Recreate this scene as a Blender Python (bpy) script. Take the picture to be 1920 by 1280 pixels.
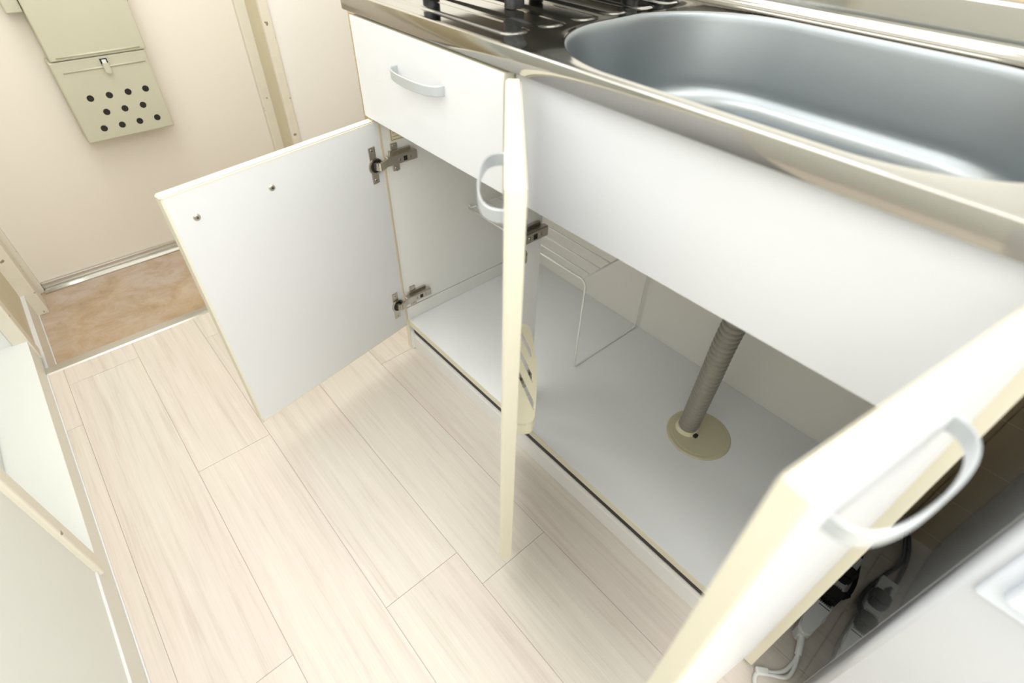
import bpy, bmesh, math, random
from mathutils import Matrix, Vector, noise
random.seed(7)
for o in list(bpy.data.objects): bpy.data.objects.remove(o)
S = bpy.context.scene; C = S.collection

# ------------------------------------------------------------------ camera
cam = bpy.data.cameras.new('camera'); co = bpy.data.objects.new('camera', cam); C.objects.link(co)
cam.sensor_width = 36; cam.lens = 999.58 / 1920 * 36; cam.clip_start = 0.01
Rm = ((0.7522428517, 0.4345176638, -0.4953030304), (-0.6585255090, 0.5206741402, -0.5433623043), (0.0217909604, 0.7349100895, 0.6778143657))
M = Matrix(Rm).to_4x4(); M.translation = (-0.47862, -0.55494, 0.98875); co.matrix_world = M
cam.dof.use_dof = True; cam.dof.focus_distance = 1.15; cam.dof.aperture_fstop = 3.2
S.camera = co
# ------------------------------------------------------------------ light and exposure
S.view_settings.view_transform = 'Standard'; S.view_settings.look = 'None'
S.view_settings.gamma = 1; S.view_settings.exposure = 0.30; S.view_settings.use_curve_mapping = False
w = bpy.data.worlds.new('world'); S.world = w; w.use_nodes = True
w.node_tree.nodes['Background'].inputs[0].default_value = (0.9, 0.95, 1, 1); w.node_tree.nodes['Background'].inputs[1].default_value = 0.3
def area(name, loc, rot, sx, sy, power, col):
    l = bpy.data.lights.new(name, 'AREA'); l.shape = 'RECTANGLE'; l.size = sx; l.size_y = sy; l.energy = power; l.color = col
    o = bpy.data.objects.new(name, l); C.objects.link(o); o.location = loc; o.rotation_euler = rot; return o
area('ceiling_light', (-0.34, 0.35, 2.36), (0, 0, 0), 0.6, 1.0, 8, (0.98, 0.985, 1.0))
area('entrance_fill', (-0.30, 1.05, 1.95), (0, 0, 0), 0.3, 0.3, 2.6, (1, 0.99, 0.97))  # unseen fill added to lift the entrance end
area('left_wall_fill', (-0.715, -0.15, 1.56), (0, math.radians(-90), 0), 0.95, 2.3, 12.5, (0.96, 0.985, 1.0))  # invented panel on the left wall, sends light into the cabinet
area('room_top_fill', (-0.25, -1.7, 2.36), (0, 0, 0), 0.9, 1.0, 10, (0.99, 0.99, 1.0))  # added overhead fill behind the camera, no known fixture
area('rear_fill', (-0.25, -2.98, 1.3), (math.radians(90), 0, 0), 1.3, 2.0, 27, (0.94, 0.975, 1.0))  # made-up broad fill from the rear end, no window there
area('side_fill', (-0.72, -1.85, 1.25), (0, math.radians(-90), 0), 1.5, 1.6, 5, (0.94, 0.975, 1.0))  # assumed source, added to brighten surfaces facing the left wall

# ------------------------------------------------------------------ materials
def lin(v):
    v /= 255.0
    return v / 12.92 if v <= 0.04045 else ((v + 0.055) / 1.055) ** 2.4
def rgb(r, g, b): return (lin(r), lin(g), lin(b), 1)
def mat(name, col, rough=0.5, metal=0.0, spec=0.5, coat=0.0, bump=0.0, bscale=200, var=0.0, vscale=3.0, emit=None):
    m = bpy.data.materials.new(name); m.use_nodes = True; nt = m.node_tree; b = nt.nodes['Principled BSDF']
    b.inputs['Base Color'].default_value = rgb(*col); b.inputs['Roughness'].default_value = rough
    b.inputs['Metallic'].default_value = metal; b.inputs['Specular IOR Level'].default_value = spec
    b.inputs['Coat Weight'].default_value = coat; b.inputs['Coat Roughness'].default_value = 0.05
    tc = nt.nodes.new('ShaderNodeTexCoord')
    if bump:
        n = nt.nodes.new('ShaderNodeTexNoise'); n.inputs['Scale'].default_value = bscale; n.inputs['Detail'].default_value = 3
        bp = nt.nodes.new('ShaderNodeBump'); bp.inputs['Strength'].default_value = bump; bp.inputs['Distance'].default_value = 0.001
        nt.links.new(tc.outputs['Object'], n.inputs['Vector']); nt.links.new(n.outputs['Fac'], bp.inputs['Height']); nt.links.new(bp.outputs['Normal'], b.inputs['Normal'])
    n = nt.nodes.new('ShaderNodeTexNoise'); n.inputs['Scale'].default_value = vscale; n.inputs['Detail'].default_value = 4
    mx = nt.nodes.new('ShaderNodeMix'); mx.data_type = 'RGBA'; c0 = rgb(*col); v = var if var else 0.015
    mx.inputs[6].default_value = tuple(min(1, x * (1 + v)) for x in c0[:3]) + (1,); mx.inputs[7].default_value = tuple(x * (1 - v) for x in c0[:3]) + (1,)
    nt.links.new(tc.outputs['Object'], n.inputs['Vector']); nt.links.new(n.outputs['Fac'], mx.inputs[0]); nt.links.new(mx.outputs[2], b.inputs['Base Color'])
    return m
WHITE = mat('white_laminate', (225, 225, 226), 0.35, coat=0.15)
INNER = mat('cabinet_liner_laminate', (241, 240, 236), 0.38)
CREAM = mat('cream_edge_band', (228, 222, 202), 0.4)
STEEL = mat('polished_stainless', (186, 184, 178), 0.085, 1.0, bump=0.02, bscale=30)
NICKEL = mat('nickel_plated_metal', (196, 190, 178), 0.28, 1.0)
DARK = mat('recess_shade_black', (24, 22, 20), 0.6)  # near-black colour for shade in holes and slots, and for black bits
BLACKP = mat('black_plastic', (22, 22, 24), 0.35)
BLACKM = mat('black_painted_metal', (40, 41, 43), 0.4)
GASKET = mat('black_gasket', (52, 50, 44), 0.5)
HANDLE = mat('satin_silver_handle', (196, 200, 202), 0.32, 0.35)
KICK = mat('white_plastic_plinth', (240, 240, 238), 0.3)
CREAMP = mat('cream_plastic', (244, 236, 206), 0.35)
HOSE = mat('grey_ribbed_plastic', (150, 146, 132), 0.4)
FLANGE = mat('beige_plastic', (206, 198, 166), 0.4)
WIRE = mat('white_coated_wire', (250, 248, 242), 0.3)
WALLW = mat('white_wall_paper', (243, 241, 236), 0.8, bump=0.1, bscale=300)
WALLG = mat('painted_wall', (232, 233, 226), 0.7, bump=0.05, bscale=200)
DOORP = mat('peach_painted_door', (236, 229, 217), 0.45, var=0.02, vscale=2)
FRAMEP = mat('beige_painted_frame', (228, 222, 206), 0.5, var=0.06, vscale=25)
FRAMED = mat('tan_painted_frame', (212, 202, 174), 0.5, var=0.05, vscale=20)
BASEP = mat('grey_cream_baseboard', (230, 227, 216), 0.5, var=0.02)
ALU = mat('brushed_aluminium', (205, 202, 194), 0.3, 0.85)
MAILP = mat('olive_cream_painted_steel', (196, 193, 172), 0.4, var=0.04, vscale=12)
FRIDGE = mat('white_fridge_enamel', (206, 208, 212), 0.25, coat=0.4)
FSIDE = mat('glossy_grey_fridge_side', (190, 192, 190), 0.03, spec=0.9, coat=1.0)
PLUGW = mat('white_plug_plastic', (232, 234, 230), 0.4)
GREYP = mat('grey_print', (110, 112, 112), 0.6)
LABEL = mat('cream_sticker_paper', (236, 226, 196), 0.6)
BROWNL = mat('brown_line', (150, 128, 90), 0.7)
DOORG = mat('white_door_panel', (236, 238, 234), 0.4)

def chips(m, scale=42, cut=0.715):
    nt = m.node_tree; b = nt.nodes['Principled BSDF']; src = b.inputs['Base Color'].links[0].from_socket
    tc = nt.nodes.new('ShaderNodeTexCoord'); n = nt.nodes.new('ShaderNodeTexNoise'); n.inputs['Scale'].default_value = scale; n.inputs['Detail'].default_value = 2
    g = nt.nodes.new('ShaderNodeMath'); g.operation = 'GREATER_THAN'; g.inputs[1].default_value = cut
    mx = nt.nodes.new('ShaderNodeMix'); mx.data_type = 'RGBA'; mx.inputs[7].default_value = rgb(150, 138, 116)
    nt.links.new(tc.outputs['Object'], n.inputs['Vector']); nt.links.new(n.outputs['Fac'], g.inputs[0]); nt.links.new(g.outputs[0], mx.inputs[0]); nt.links.new(src, mx.inputs[6]); nt.links.new(mx.outputs[2], b.inputs['Base Color'])
chips(FRAMEP)
def brushed():
    m = mat('brushed_stainless', (152, 157, 160), 0.3, 1.0); nt = m.node_tree; b = nt.nodes['Principled BSDF']
    b.inputs['Anisotropic'].default_value = 0.5
    tc = nt.nodes.new('ShaderNodeTexCoord'); mp = nt.nodes.new('ShaderNodeMapping'); mp.inputs['Scale'].default_value = (60, 4, 200)
    n = nt.nodes.new('ShaderNodeTexNoise'); n.inputs['Scale'].default_value = 6; n.inputs['Detail'].default_value = 4
    bp = nt.nodes.new('ShaderNodeBump'); bp.inputs['Strength'].default_value = 0.04; bp.inputs['Distance'].default_value = 0.001
    nt.links.new(tc.outputs['Object'], mp.inputs[0]); nt.links.new(mp.outputs[0], n.inputs['Vector']); nt.links.new(n.outputs['Fac'], bp.inputs['Height']); nt.links.new(bp.outputs['Normal'], b.inputs['Normal'])
    r = nt.nodes.new('ShaderNodeMapRange'); r.inputs[3].default_value = 0.32; r.inputs[4].default_value = 0.42
    nt.links.new(n.outputs['Fac'], r.inputs[0]); nt.links.new(r.outputs[0], b.inputs['Roughness'])
    return m
BRUSH = brushed()

def wood():
    m = bpy.data.materials.new('pale_wood_planks'); m.use_nodes = True; nt = m.node_tree; b = nt.nodes['Principled BSDF']; L = nt.links
    tc = nt.nodes.new('ShaderNodeTexCoord'); at = nt.nodes.new('ShaderNodeAttribute'); at.attribute_name = 'plank'
    cmb = nt.nodes.new('ShaderNodeVectorMath'); cmb.operation = 'MULTIPLY_ADD'
    cmb.inputs[1].default_value = (7, 13, 5)
    L.new(at.outputs['Color'], cmb.inputs[0]); L.new(tc.outputs['Object'], cmb.inputs[2])
    mp = nt.nodes.new('ShaderNodeMapping'); mp.inputs['Scale'].default_value = (55, 2.2, 1); L.new(cmb.outputs[0], mp.inputs[0])
    n1 = nt.nodes.new('ShaderNodeTexNoise'); n1.inputs['Scale'].default_value = 1.3; n1.inputs['Detail'].default_value = 5; n1.inputs['Roughness'].default_value = 0.6; n1.inputs['Distortion'].default_value = 0.6; L.new(mp.outputs[0], n1.inputs['Vector'])
    mp2 = nt.nodes.new('ShaderNodeMapping'); mp2.inputs['Scale'].default_value = (260, 6, 1); L.new(cmb.outputs[0], mp2.inputs[0])
    n2 = nt.nodes.new('ShaderNodeTexNoise'); n2.inputs['Scale'].default_value = 1.5; n2.inputs['Detail'].default_value = 3; L.new(mp2.outputs[0], n2.inputs['Vector'])
    mp3 = nt.nodes.new('ShaderNodeMapping'); mp3.inputs['Scale'].default_value = (7, 1.1, 1); L.new(cmb.outputs[0], mp3.inputs[0])
    n3 = nt.nodes.new('ShaderNodeTexNoise'); n3.inputs['Scale'].default_value = 1.2; n3.inputs['Detail'].default_value = 2; L.new(mp3.outputs[0], n3.inputs['Vector'])
    add = nt.nodes.new('ShaderNodeMath'); add.operation = 'MULTIPLY_ADD'; add.inputs[1].default_value = 0.45; L.new(n2.outputs['Fac'], add.inputs[0]); L.new(n1.outputs['Fac'], add.inputs[2])
    cr = nt.nodes.new('ShaderNodeValToRGB'); cr.color_ramp.elements[0].position = 0.46; cr.color_ramp.elements[1].position = 0.92
    cr.color_ramp.elements[0].color = rgb(206, 196, 186); cr.color_ramp.elements[1].color = rgb(224, 217, 208)
    e = cr.color_ramp.elements.new(0.66); e.color = rgb(217, 209, 200)
    L.new(add.outputs[0], cr.inputs[0])
    mx = nt.nodes.new('ShaderNodeMix'); mx.data_type = 'RGBA'; mx.blend_type = 'MULTIPLY'; mx.inputs[0].default_value = 1
    cr2 = nt.nodes.new('ShaderNodeValToRGB'); cr2.color_ramp.elements[0].position = 0.35; cr2.color_ramp.elements[1].position = 0.65
    cr2.color_ramp.elements[0].color = (1.0, 0.955, 0.94, 1); cr2.color_ramp.elements[1].color = (0.985, 0.99, 0.96, 1)
    L.new(n3.outputs['Fac'], cr2.inputs[0]); L.new(cr.outputs[0], mx.inputs[6]); L.new(cr2.outputs[0], mx.inputs[7]); L.new(mx.outputs[2], b.inputs['Base Color'])
    b.inputs['Roughness'].default_value = 0.42
    bp = nt.nodes.new('ShaderNodeBump'); bp.inputs['Strength'].default_value = 0.05; bp.inputs['Distance'].default_value = 0.001
    L.new(add.outputs[0], bp.inputs['Height']); L.new(bp.outputs['Normal'], b.inputs['Normal'])
    return m
WOOD = wood()
GROOVE = mat('plank_groove', (176, 163, 147), 0.8)

def marble():
    m = bpy.data.materials.new('brown_marbled_vinyl'); m.use_nodes = True; nt = m.node_tree; b = nt.nodes['Principled BSDF']; L = nt.links
    tc = nt.nodes.new('ShaderNodeTexCoord')
    mp = nt.nodes.new('ShaderNodeMapping'); mp.inputs['Scale'].default_value = (1, 1.15, 1); L.new(tc.outputs['Object'], mp.inputs[0])
    n = nt.nodes.new('ShaderNodeTexNoise'); n.inputs['Scale'].default_value = 11; n.inputs['Detail'].default_value = 10; n.inputs['Roughness'].default_value = 0.72; n.inputs['Distortion'].default_value = 0.5; L.new(mp.outputs[0], n.inputs['Vector'])
    cr = nt.nodes.new('ShaderNodeValToRGB'); els = cr.color_ramp.elements
    els[0].position = 0.3; els[0].color = rgb(166, 148, 132); els[1].position = 0.72; els[1].color = rgb(206, 194, 180)
    e = els.new(0.45); e.color = rgb(186, 166, 142); e = els.new(0.56); e.color = rgb(196, 180, 166)
    L.new(n.outputs['Fac'], cr.inputs[0])
    n2 = nt.nodes.new('ShaderNodeTexNoise'); n2.inputs['Scale'].default_value = 3.0; n2.inputs['Detail'].default_value = 3; L.new(tc.outputs['Object'], n2.inputs['Vector'])
    cr2 = nt.nodes.new('ShaderNodeValToRGB'); cr2.color_ramp.elements[0].position = .4; cr2.color_ramp.elements[1].position = .62
    cr2.color_ramp.elements[0].color = (1, 0.93, 0.80, 1); cr2.color_ramp.elements[1].color = (0.95, 0.93, 0.93, 1); L.new(n2.outputs['Fac'], cr2.inputs[0])
    mx = nt.nodes.new('ShaderNodeMix'); mx.data_type = 'RGBA'; mx.blend_type = 'MULTIPLY'; mx.inputs[0].default_value = 1
    L.new(cr.outputs[0], mx.inputs[6]); L.new(cr2.outputs[0], mx.inputs[7]); L.new(mx.outputs[2], b.inputs['Base Color'])
    b.inputs['Roughness'].default_value = 0.4
    return m
MARBLE = marble()

def tiles():
    m = bpy.data.materials.new('brown_wall_tiles'); m.use_nodes = True; nt = m.node_tree; b = nt.nodes['Principled BSDF']; L = nt.links
    tc = nt.nodes.new('ShaderNodeTexCoord'); sep = nt.nodes.new('ShaderNodeSeparateXYZ'); L.new(tc.outputs['Object'], sep.inputs[0])
    def grout(out, off):
        a = nt.nodes.new('ShaderNodeMath'); a.operation = 'ADD'; a.inputs[1].default_value = off + 10; L.new(out, a.inputs[0])
        md = nt.nodes.new('ShaderNodeMath'); md.operation = 'MODULO'; md.inputs[1].default_value = 0.1015; L.new(a.outputs[0], md.inputs[0])
        lt = nt.nodes.new('ShaderNodeMath'); lt.operation = 'LESS_THAN'; lt.inputs[1].default_value = 0.0013; L.new(md.outputs[0], lt.inputs[0]); return lt
    g1 = grout(sep.outputs['Z'], 10 * 0.0 + 0.0515 - 0.035); g2 = grout(sep.outputs['Y'], 0.02)
    mxm = nt.nodes.new('ShaderNodeMath'); mxm.operation = 'MAXIMUM'; L.new(g1.outputs[0], mxm.inputs[0]); L.new(g2.outputs[0], mxm.inputs[1])
    mx = nt.nodes.new('ShaderNodeMix'); mx.data_type = 'RGBA'; mx.inputs[6].default_value = rgb(206, 186, 148); mx.inputs[7].default_value = rgb(236, 226, 200)
    L.new(mxm.outputs[0], mx.inputs[0]); L.new(mx.outputs[2], b.inputs['Base Color']); b.inputs['Roughness'].default_value = 0.3
    return m
TILE = tiles()

# ------------------------------------------------------------------ mesh helpers
def bm_new(): return bmesh.new()
def box(bm, lo, hi, bev=0.0, mi=0, F=None, seg=2):
    """axis box lo..hi in frame F (Matrix), bevelled"""
    r = bmesh.ops.create_cube(bm, size=1); vs = r['verts']
    sz = [hi[i] - lo[i] for i in range(3)]; ce = [(hi[i] + lo[i]) / 2 for i in range(3)]
    for v in vs: v.co = Vector([v.co[i] * sz[i] + ce[i] for i in range(3)])
    fs = list({f for v in vs for f in v.link_faces})
    for f in fs: f.material_index = mi
    if bev:
        es = list({e for v in vs for e in v.link_edges})
        rr = bmesh.ops.bevel(bm, geom=es, offset=bev, segments=seg, affect='EDGES', profile=0.5, clamp_overlap=True)
        fs = list(set(rr['faces']) | {f for v in rr['verts'] for f in v.link_faces}); vs = list({v for f in fs for v in f.verts})
        for f in fs: f.material_index = mi
    if F is not None:
        for v in vs: v.co = F @ v.co
    return vs, fs
def tube(bm, pts, r, n=10, mi=0, cap=True, rad=None):
    pts = [Vector(p) for p in pts]; rings = []; up = Vector((0.013, 0.021, 1)).normalized(); prev = None
    for i, p in enumerate(pts):
        t = (pts[min(i + 1, len(pts) - 1)] - pts[max(i - 1, 0)]).normalized()
        if prev is None:
            a = up if abs(t.dot(up)) < 0.9 else Vector((1, 0.03, 0.02)); x = t.cross(a).normalized()
        else: x = (prev - t * prev.dot(t)).normalized()
        prev = x; y = t.cross(x); rr = rad[i] if rad else r
        rings.append([bm.verts.new(p + (x * math.cos(2 * math.pi * k / n) + y * math.sin(2 * math.pi * k / n)) * rr) for k in range(n)])
    for a, b in zip(rings, rings[1:]):
        for k in range(n):
            f = bm.faces.new((a[k], a[(k + 1) % n], b[(k + 1) % n], b[k])); f.smooth = True; f.material_index = mi
    if cap:
        for rg in (rings[0][::-1], rings[-1]):
            f = bm.faces.new(rg); f.material_index = mi
def smooth_path(P, k=8):
    P = [Vector(p) for p in P]; out = []
    for i in range(len(P) - 1):
        p0 = P[max(i - 1, 0)]; p1 = P[i]; p2 = P[i + 1]; p3 = P[min(i + 2, len(P) - 1)]
        for j in range(k):
            t = j / k
            out.append(0.5 * ((2 * p1) + (p2 - p0) * t + (2 * p0 - 5 * p1 + 4 * p2 - p3) * t * t + (3 * p1 - p0 - 3 * p2 + p3) * t ** 3))
    out.append(P[-1]); return out
def prism(bm, prof, F, d0, d1, mi=0, smooth=False):
    """closed 2D profile (u,v) in frame F local x,y extruded along local z from d0 to d1"""
    a = [bm.verts.new(F @ Vector((u, v, d0))) for u, v in prof]; b = [bm.verts.new(F @ Vector((u, v, d1))) for u, v in prof]
    n = len(prof)
    for k in range(n):
        f = bm.faces.new((a[k], a[(k + 1) % n], b[(k + 1) % n], b[k])); f.material_index = mi; f.smooth = smooth
    f = bm.faces.new(a[::-1]); f.material_index = mi; f = bm.faces.new(b); f.material_index = mi
def disc(bm, c, nrm, r, h, n=24, mi=0, r2=None):
    nrm = Vector(nrm).normalized(); q = nrm.to_track_quat('Z', 'Y').to_matrix().to_4x4(); q.translation = Vector(c)
    rr = bmesh.ops.create_cone(bm, cap_ends=True, segments=n, radius1=r, radius2=r if r2 is None else r2, depth=h, matrix=q @ Matrix.Translation((0, 0, h / 2)))
    for f in {f for v in rr['verts'] for f in v.link_faces}: f.material_index = mi
def frame(o, u, v, w_):
    m = Matrix((u, v, w_)).transposed().to_4x4(); m.translation = Vector(o); return m
def worldloc(o):
    p = Vector(o.location)
    while o.parent: o = o.parent; p += Vector(o.location)
    return p
def obj(name, bm, mats, parent=None, label=None, cat=None, group=None, kind=None, loc=None):
    bmesh.ops.recalc_face_normals(bm, faces=bm.faces[:])
    me = bpy.data.meshes.new(name)
    if loc is None:
        xs = [v.co for v in bm.verts]; lo = [min(v[i] for v in xs) for i in range(3)]; hi = [max(v[i] for v in xs) for i in range(3)]
        loc = Vector(((lo[0] + hi[0]) / 2, (lo[1] + hi[1]) / 2, lo[2]))
    loc = Vector(loc)
    for v in bm.verts: v.co -= loc
    bm.to_mesh(me); bm.free()
    for m_ in (mats if isinstance(mats, (list, tuple)) else [mats]): me.materials.append(m_)
    o = bpy.data.objects.new(name, me); C.objects.link(o)
    if parent is not None:
        o.parent = parent; o.location = loc - worldloc(parent)
    else: o.location = loc
    tag(o, label, cat, group, kind); return o
def tag(o, label=None, cat=None, group=None, kind=None):
    if label: o['label'] = label
    if cat: o['category'] = cat
    if group: o['group'] = group
    if kind: o['kind'] = kind
def thing(name, loc, label, cat, group=None, kind=None):
    o = bpy.data.objects.new(name, None); C.objects.link(o); o.location = loc; o.empty_display_size = 0.05; tag(o, label, cat, group, kind); return o
def simple(name, lo, hi, m, parent=None, bev=0.0, **k):
    bm = bm_new(); box(bm, lo, hi, bev); return obj(name, bm, m, parent, **k)
def struct(name, lo, hi, m, bev=0.0, label=None, parent=None): return simple(name, lo, hi, m, parent, bev, kind='structure' if parent is None else None, label=label)

XL = -0.7298; YS = 0.8832; YE = 1.4947; ZG = -0.107; Z0 = 0.1016; XW = 0.478
# ------------------------------------------------------------------ floor of planks
bm = bm_new(); cl = bm.loops.layers.color.new('plank')
W = 0.1555; x = -0.695 - W; joints = {0: 0.657, 1: -0.106, 2: 0.357, 3: -0.142, 4: 0.70, 5: 0.39, 6: -0.05, 7: 0.5, 8: 0.2}
box(bm, (-0.76, -3.05, -0.12), (0.50, YS, -0.0012), mi=1)
for r in range(9):
    x0 = max(x + r * W, -0.76); x1 = min(x + (r + 1) * W, 0.50); j = joints[r]; ys = [j + 0.92 * k for k in range(-5, 4)]
    for a, b_ in zip(ys, ys[1:]):
        a = max(a, -3.05); b_ = min(b_, YS + 0.002)
        if b_ - a < 0.02: continue
        vs, fs = box(bm, (x0 + 0.0004, a + 0.0004, -0.003), (x1 - 0.0004, b_ - 0.0004, 0.0)); c_ = (random.random(), random.random(), random.random(), 1)
        for f in fs:
            for l in f.loops: l[cl] = c_
obj('floor', bm, [WOOD, GROOVE], label='pale wood-look plank floor of the kitchen aisle', kind='structure', loc=(0, 0, 0))
struct('floor', (-0.78, YS + 0.004, ZG - 0.05), (0.60, YE + 0.02, ZG), MARBLE, label='brown marbled vinyl floor of the lowered entrance')
# step edging
bm = bm_new()
prof = [(0.884, 0.0), (0.886, 0.004), (0.893, 0.0045), (0.896, 0.0025), (0.914, 0.0025), (0.918, 0.0), (0.918, -0.100), (0.905, -0.107), (0.884, -0.107)]
prism(bm, prof, frame((0, 0, 0), (0, 1, 0), (0, 0, 1), (1, 0, 0)), XL + 0.001, 0.45)
obj('trim_1', bm, ALU, label='aluminium nosing along the step down to the entrance', kind='structure')

# ------------------------------------------------------------------ walls
struct('ceiling', (-0.95, -3.1, 2.4), (0.6, 1.6, 2.45), WALLW)
struct('wall_right', (XW, -3.05, 0.87), (XW + 0.1, 1.37, 2.4), WALLW, label='cream wall above the worktop')
struct('wall_right', (XW, -3.05, 0.0), (XW + 0.1, 1.37, 0.87), TILE, label='brown tiled wall behind the sink unit')
struct('wall_rear', (-0.95, -3.1, 0.0), (0.6, -3.05, 2.4), WALLW)
# wall to the right of the entrance door
bm = bm_new(); box(bm, (0.2148, 1.368, ZG), (0.60, 1.56, 2.4)); obj('wall_back', bm, WALLW, kind='structure', label='off-white wall right of the entrance door')
bm = bm_new(); box(bm, (-0.80, 1.34, 2.02), (0.2148, 1.56, 2.4)); obj('wall_back', bm, WALLW, kind='structure', label='wall above the entrance door')
# left wall, in pieces round the recess (y 0.232..0.965)
bm = bm_new(); box(bm, (-0.95, -3.05, 0.0), (XL - 0.0028, 0.196, 2.4)); obj('wall_left', bm, WALLG, kind='structure', label='pale painted wall left of the aisle')
bm = bm_new(); box(bm, (-0.95, 1.005, -0.12), (XL - 0.009, 1.56, 2.4)); obj('wall_left', bm, FRAMED, kind='structure', label='tan wall beside the entrance')
bm = bm_new(); box(bm, (-0.95, 0.196, 2.02), (XL - 0.007, 1.03, 2.4)); obj('wall_left', bm, WALLG, kind='structure', label='wall above the side doorway')
# recess: raised white sill, far reveal, recessed door
struct('trim_2', (-0.95, 0.196, 0.0), (XL - 0.0005, 0.99, 0.0605), DOORG, label='raised white sill of the side doorway')
struct('wall_left', (-0.95, 0.972, 0.0605), (XL - 0.004, 1.003, 2.02), DOORG, label='white reveal of the side doorway')
t = thing('door_2', (-0.86, 0.58, 0.0605), 'white flat door set back in the side doorway', 'door', kind='structure')
simple('door_leaf', (-0.86, 0.20, 0.064), (-0.822, 0.968, 2.0), mat('grey_white_door', (214, 219, 216), 0.5), t, 0.002)
bm = bm_new(); disc(bm, (-0.822, 0.28, 0.95), (1, 0, 0), 0.022, 0.01); tube(bm, [(-0.82, 0.28, 0.95), (-0.775, 0.28, 0.95), (-0.77, 0.39, 0.95)], 0.008)
obj('door_handle', bm, NICKEL, t)
# frame round the doorway
bm = bm_new(); box(bm, (-0.76, 0.196, 0.058), (XL + 0.006, 0.232, 2.05), 0.004); obj('trim_3', bm, FRAMEP, kind='structure', label='worn beige jamb of the side doorway nearest the camera')
bm = bm_new(); box(bm, (-0.76, 0.966, -0.0), (XL + 0.003, 1.012, 2.05), 0.003); obj('trim_4', bm, FRAMEP, kind='structure', label='beige jamb of the side doorway towards the entrance')
bm = bm_new(); box(bm, (-0.76, 0.196, 2.0), (XL + 0.003, 1.036, 2.06), 0.003); obj('trim_5', bm, FRAMEP, kind='structure', label='head of the side doorway frame')
# baseboards
bm = bm_new(); box(bm, (XL - 0.007, -3.05, 0.0), (XL, 0.196, 0.074)); box(bm, (XL - 0.0005, 0.196, 0.0), (XL + 0.0002, 0.90, 0.060))
box(bm, (XL - 0.009, -3.05, 0.0735), (XL + 0.0012, 0.196, 0.076), 0.0006, mi=1); box(bm, (XL, -3.05, 0), (XL + 0.003, 0.883, 0.0035), 0.001, mi=1)
obj('baseboard_left', bm, [BASEP, WHITE], kind='structure', label='grey cream skirting with white edges along the left wall')
bm = bm_new(); box(bm, (XL - 0.016, 0.905, ZG), (XL, 1.352, -0.030)); box(bm, (XL - 0.018, 0.925, -0.030), (XL + 0.0015, 1.352, -0.0275), 0.0006, mi=1); box(bm, (XL, 0.92, ZG), (XL + 0.003, 1.352, ZG + 0.003), 0.001, mi=1)
obj('baseboard_left', bm, [BASEP, WHITE], kind='structure', label='skirting on the left wall of the entrance step')

# ------------------------------------------------------------------ entrance door
t = thing('door_1', (-0.27, YE, ZG), 'peach painted steel entrance door with aluminium bottom rail', 'door', kind='structure')
simple('door_leaf', (-0.694, YE, ZG + 0.006), (0.1555, YE + 0.04, 1.98), DOORP, t, 0.002)
bm = bm_new(); box(bm, (-0.690, YE - 0.012, ZG + 0.002), (0.15, YE, ZG + 0.030), 0.001)
prism(bm, [(YE - 0.03, ZG), (YE - 0.03, ZG + 0.004), (YE - 0.024, ZG + 0.011), (YE - 0.017, ZG + 0.011), (YE - 0.012, ZG + 0.004), (YE - 0.012, ZG)], frame((0, 0, 0), (0, 1, 0), (0, 0, 1), (1, 0, 0)), -0.693, 0.15, mi=1)
obj('bottom_rail', bm, [ALU, STEEL], t)
# door frame: left jamb, right jamb, head
bm = bm_new(); box(bm, (XL - 0.02, 1.352, ZG), (-0.7005, 1.43, 1.99), 0.002); box(bm, (XL - 0.02, 1.43, ZG), (-0.712, 1.478, 1.99), 0.001); box(bm, (XL - 0.02, 1.478, ZG), (-0.692, 1.52, 1.99), 0.002)
obj('trim_6', bm, FRAMEP, kind='structure', label='stepped left jamb of the entrance door')
bm = bm_new(); box(bm, (0.155, 1.478, ZG), (0.20, 1.52, 1.99), 0.002); box(bm, (0.1875, 1.362, ZG), (0.216, 1.48, 1.99), 0.002, mi=0)
box(bm, (0.1865, 1.375, ZG), (0.1885, 1.478, 1.99), 0, mi=1)
obj('trim_7', bm, [FRAMEP, FRAMED], kind='structure', label='stepped beige right jamb of the entrance door')
bm = bm_new(); box(bm, (-0.74, 1.362, 1.98), (0.216, 1.52, 2.03), 0.002); obj('trim_8', bm, FRAMEP, kind='structure', label='head of the entrance door frame')

# ------------------------------------------------------------------ mail receiver on the entrance door
t = thing('mail_box', (-0.262, YE - 0.04, 0.32), 'olive cream metal mail receiver with round holes on the entrance door', 'mailbox')
YM = 1.425
bm = bm_new(); box(bm, (-0.384, YM, 0.322), (-0.1475, YE, 0.541), 0.004); obj('lower_box', bm, MAILP, t)
bm = bm_new(); box(bm, (-0.377, YM - 0.004, 0.5425), (-0.142, YE, 0.80), 0.003); obj('upper_flap', bm, MAILP, t)
bm = bm_new(); box(bm, (-0.414, YM + 0.012, 0.657), (-0.378, YE, 0.82), 0.003); obj('side_bracket', bm, MAILP, t)
bm = bm_new(); box(bm, (-0.1425, YM + 0.012, 0.657), (-0.136, YE, 0.82), 0.002); obj('side_bracket', bm, MAILP, t)
bm = bm_new()
for z_, y_ in ((0.551, YM - 0.004), (0.513, YM)): tube(bm, [(-0.362, y_, z_), (-0.157, y_, z_)], 0.0028, 8)
obj('embossed_rib', bm, MAILP, t)
bm = bm_new(); box(bm, (-0.2665, YM - 0.006, 0.520), (-0.249, YM + 0.001, 0.534), 0.001, mi=1); box(bm, (-0.263, YM - 0.008, 0.522), (-0.252, YM - 0.004, 0.5325), 0.001, mi=2)
prism(bm, [(-0.0075, 0.013), (0.0075, 0.013), (0.0075, -0.008), (0.005, -0.0125), (0, -0.014), (-0.005, -0.0125), (-0.0075, -0.008)], frame((-0.2575, YM - 0.012, 0.511), (1, 0, 0), (0, 0, 1), (0, 1, 0)), 0, 0.003)
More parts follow.
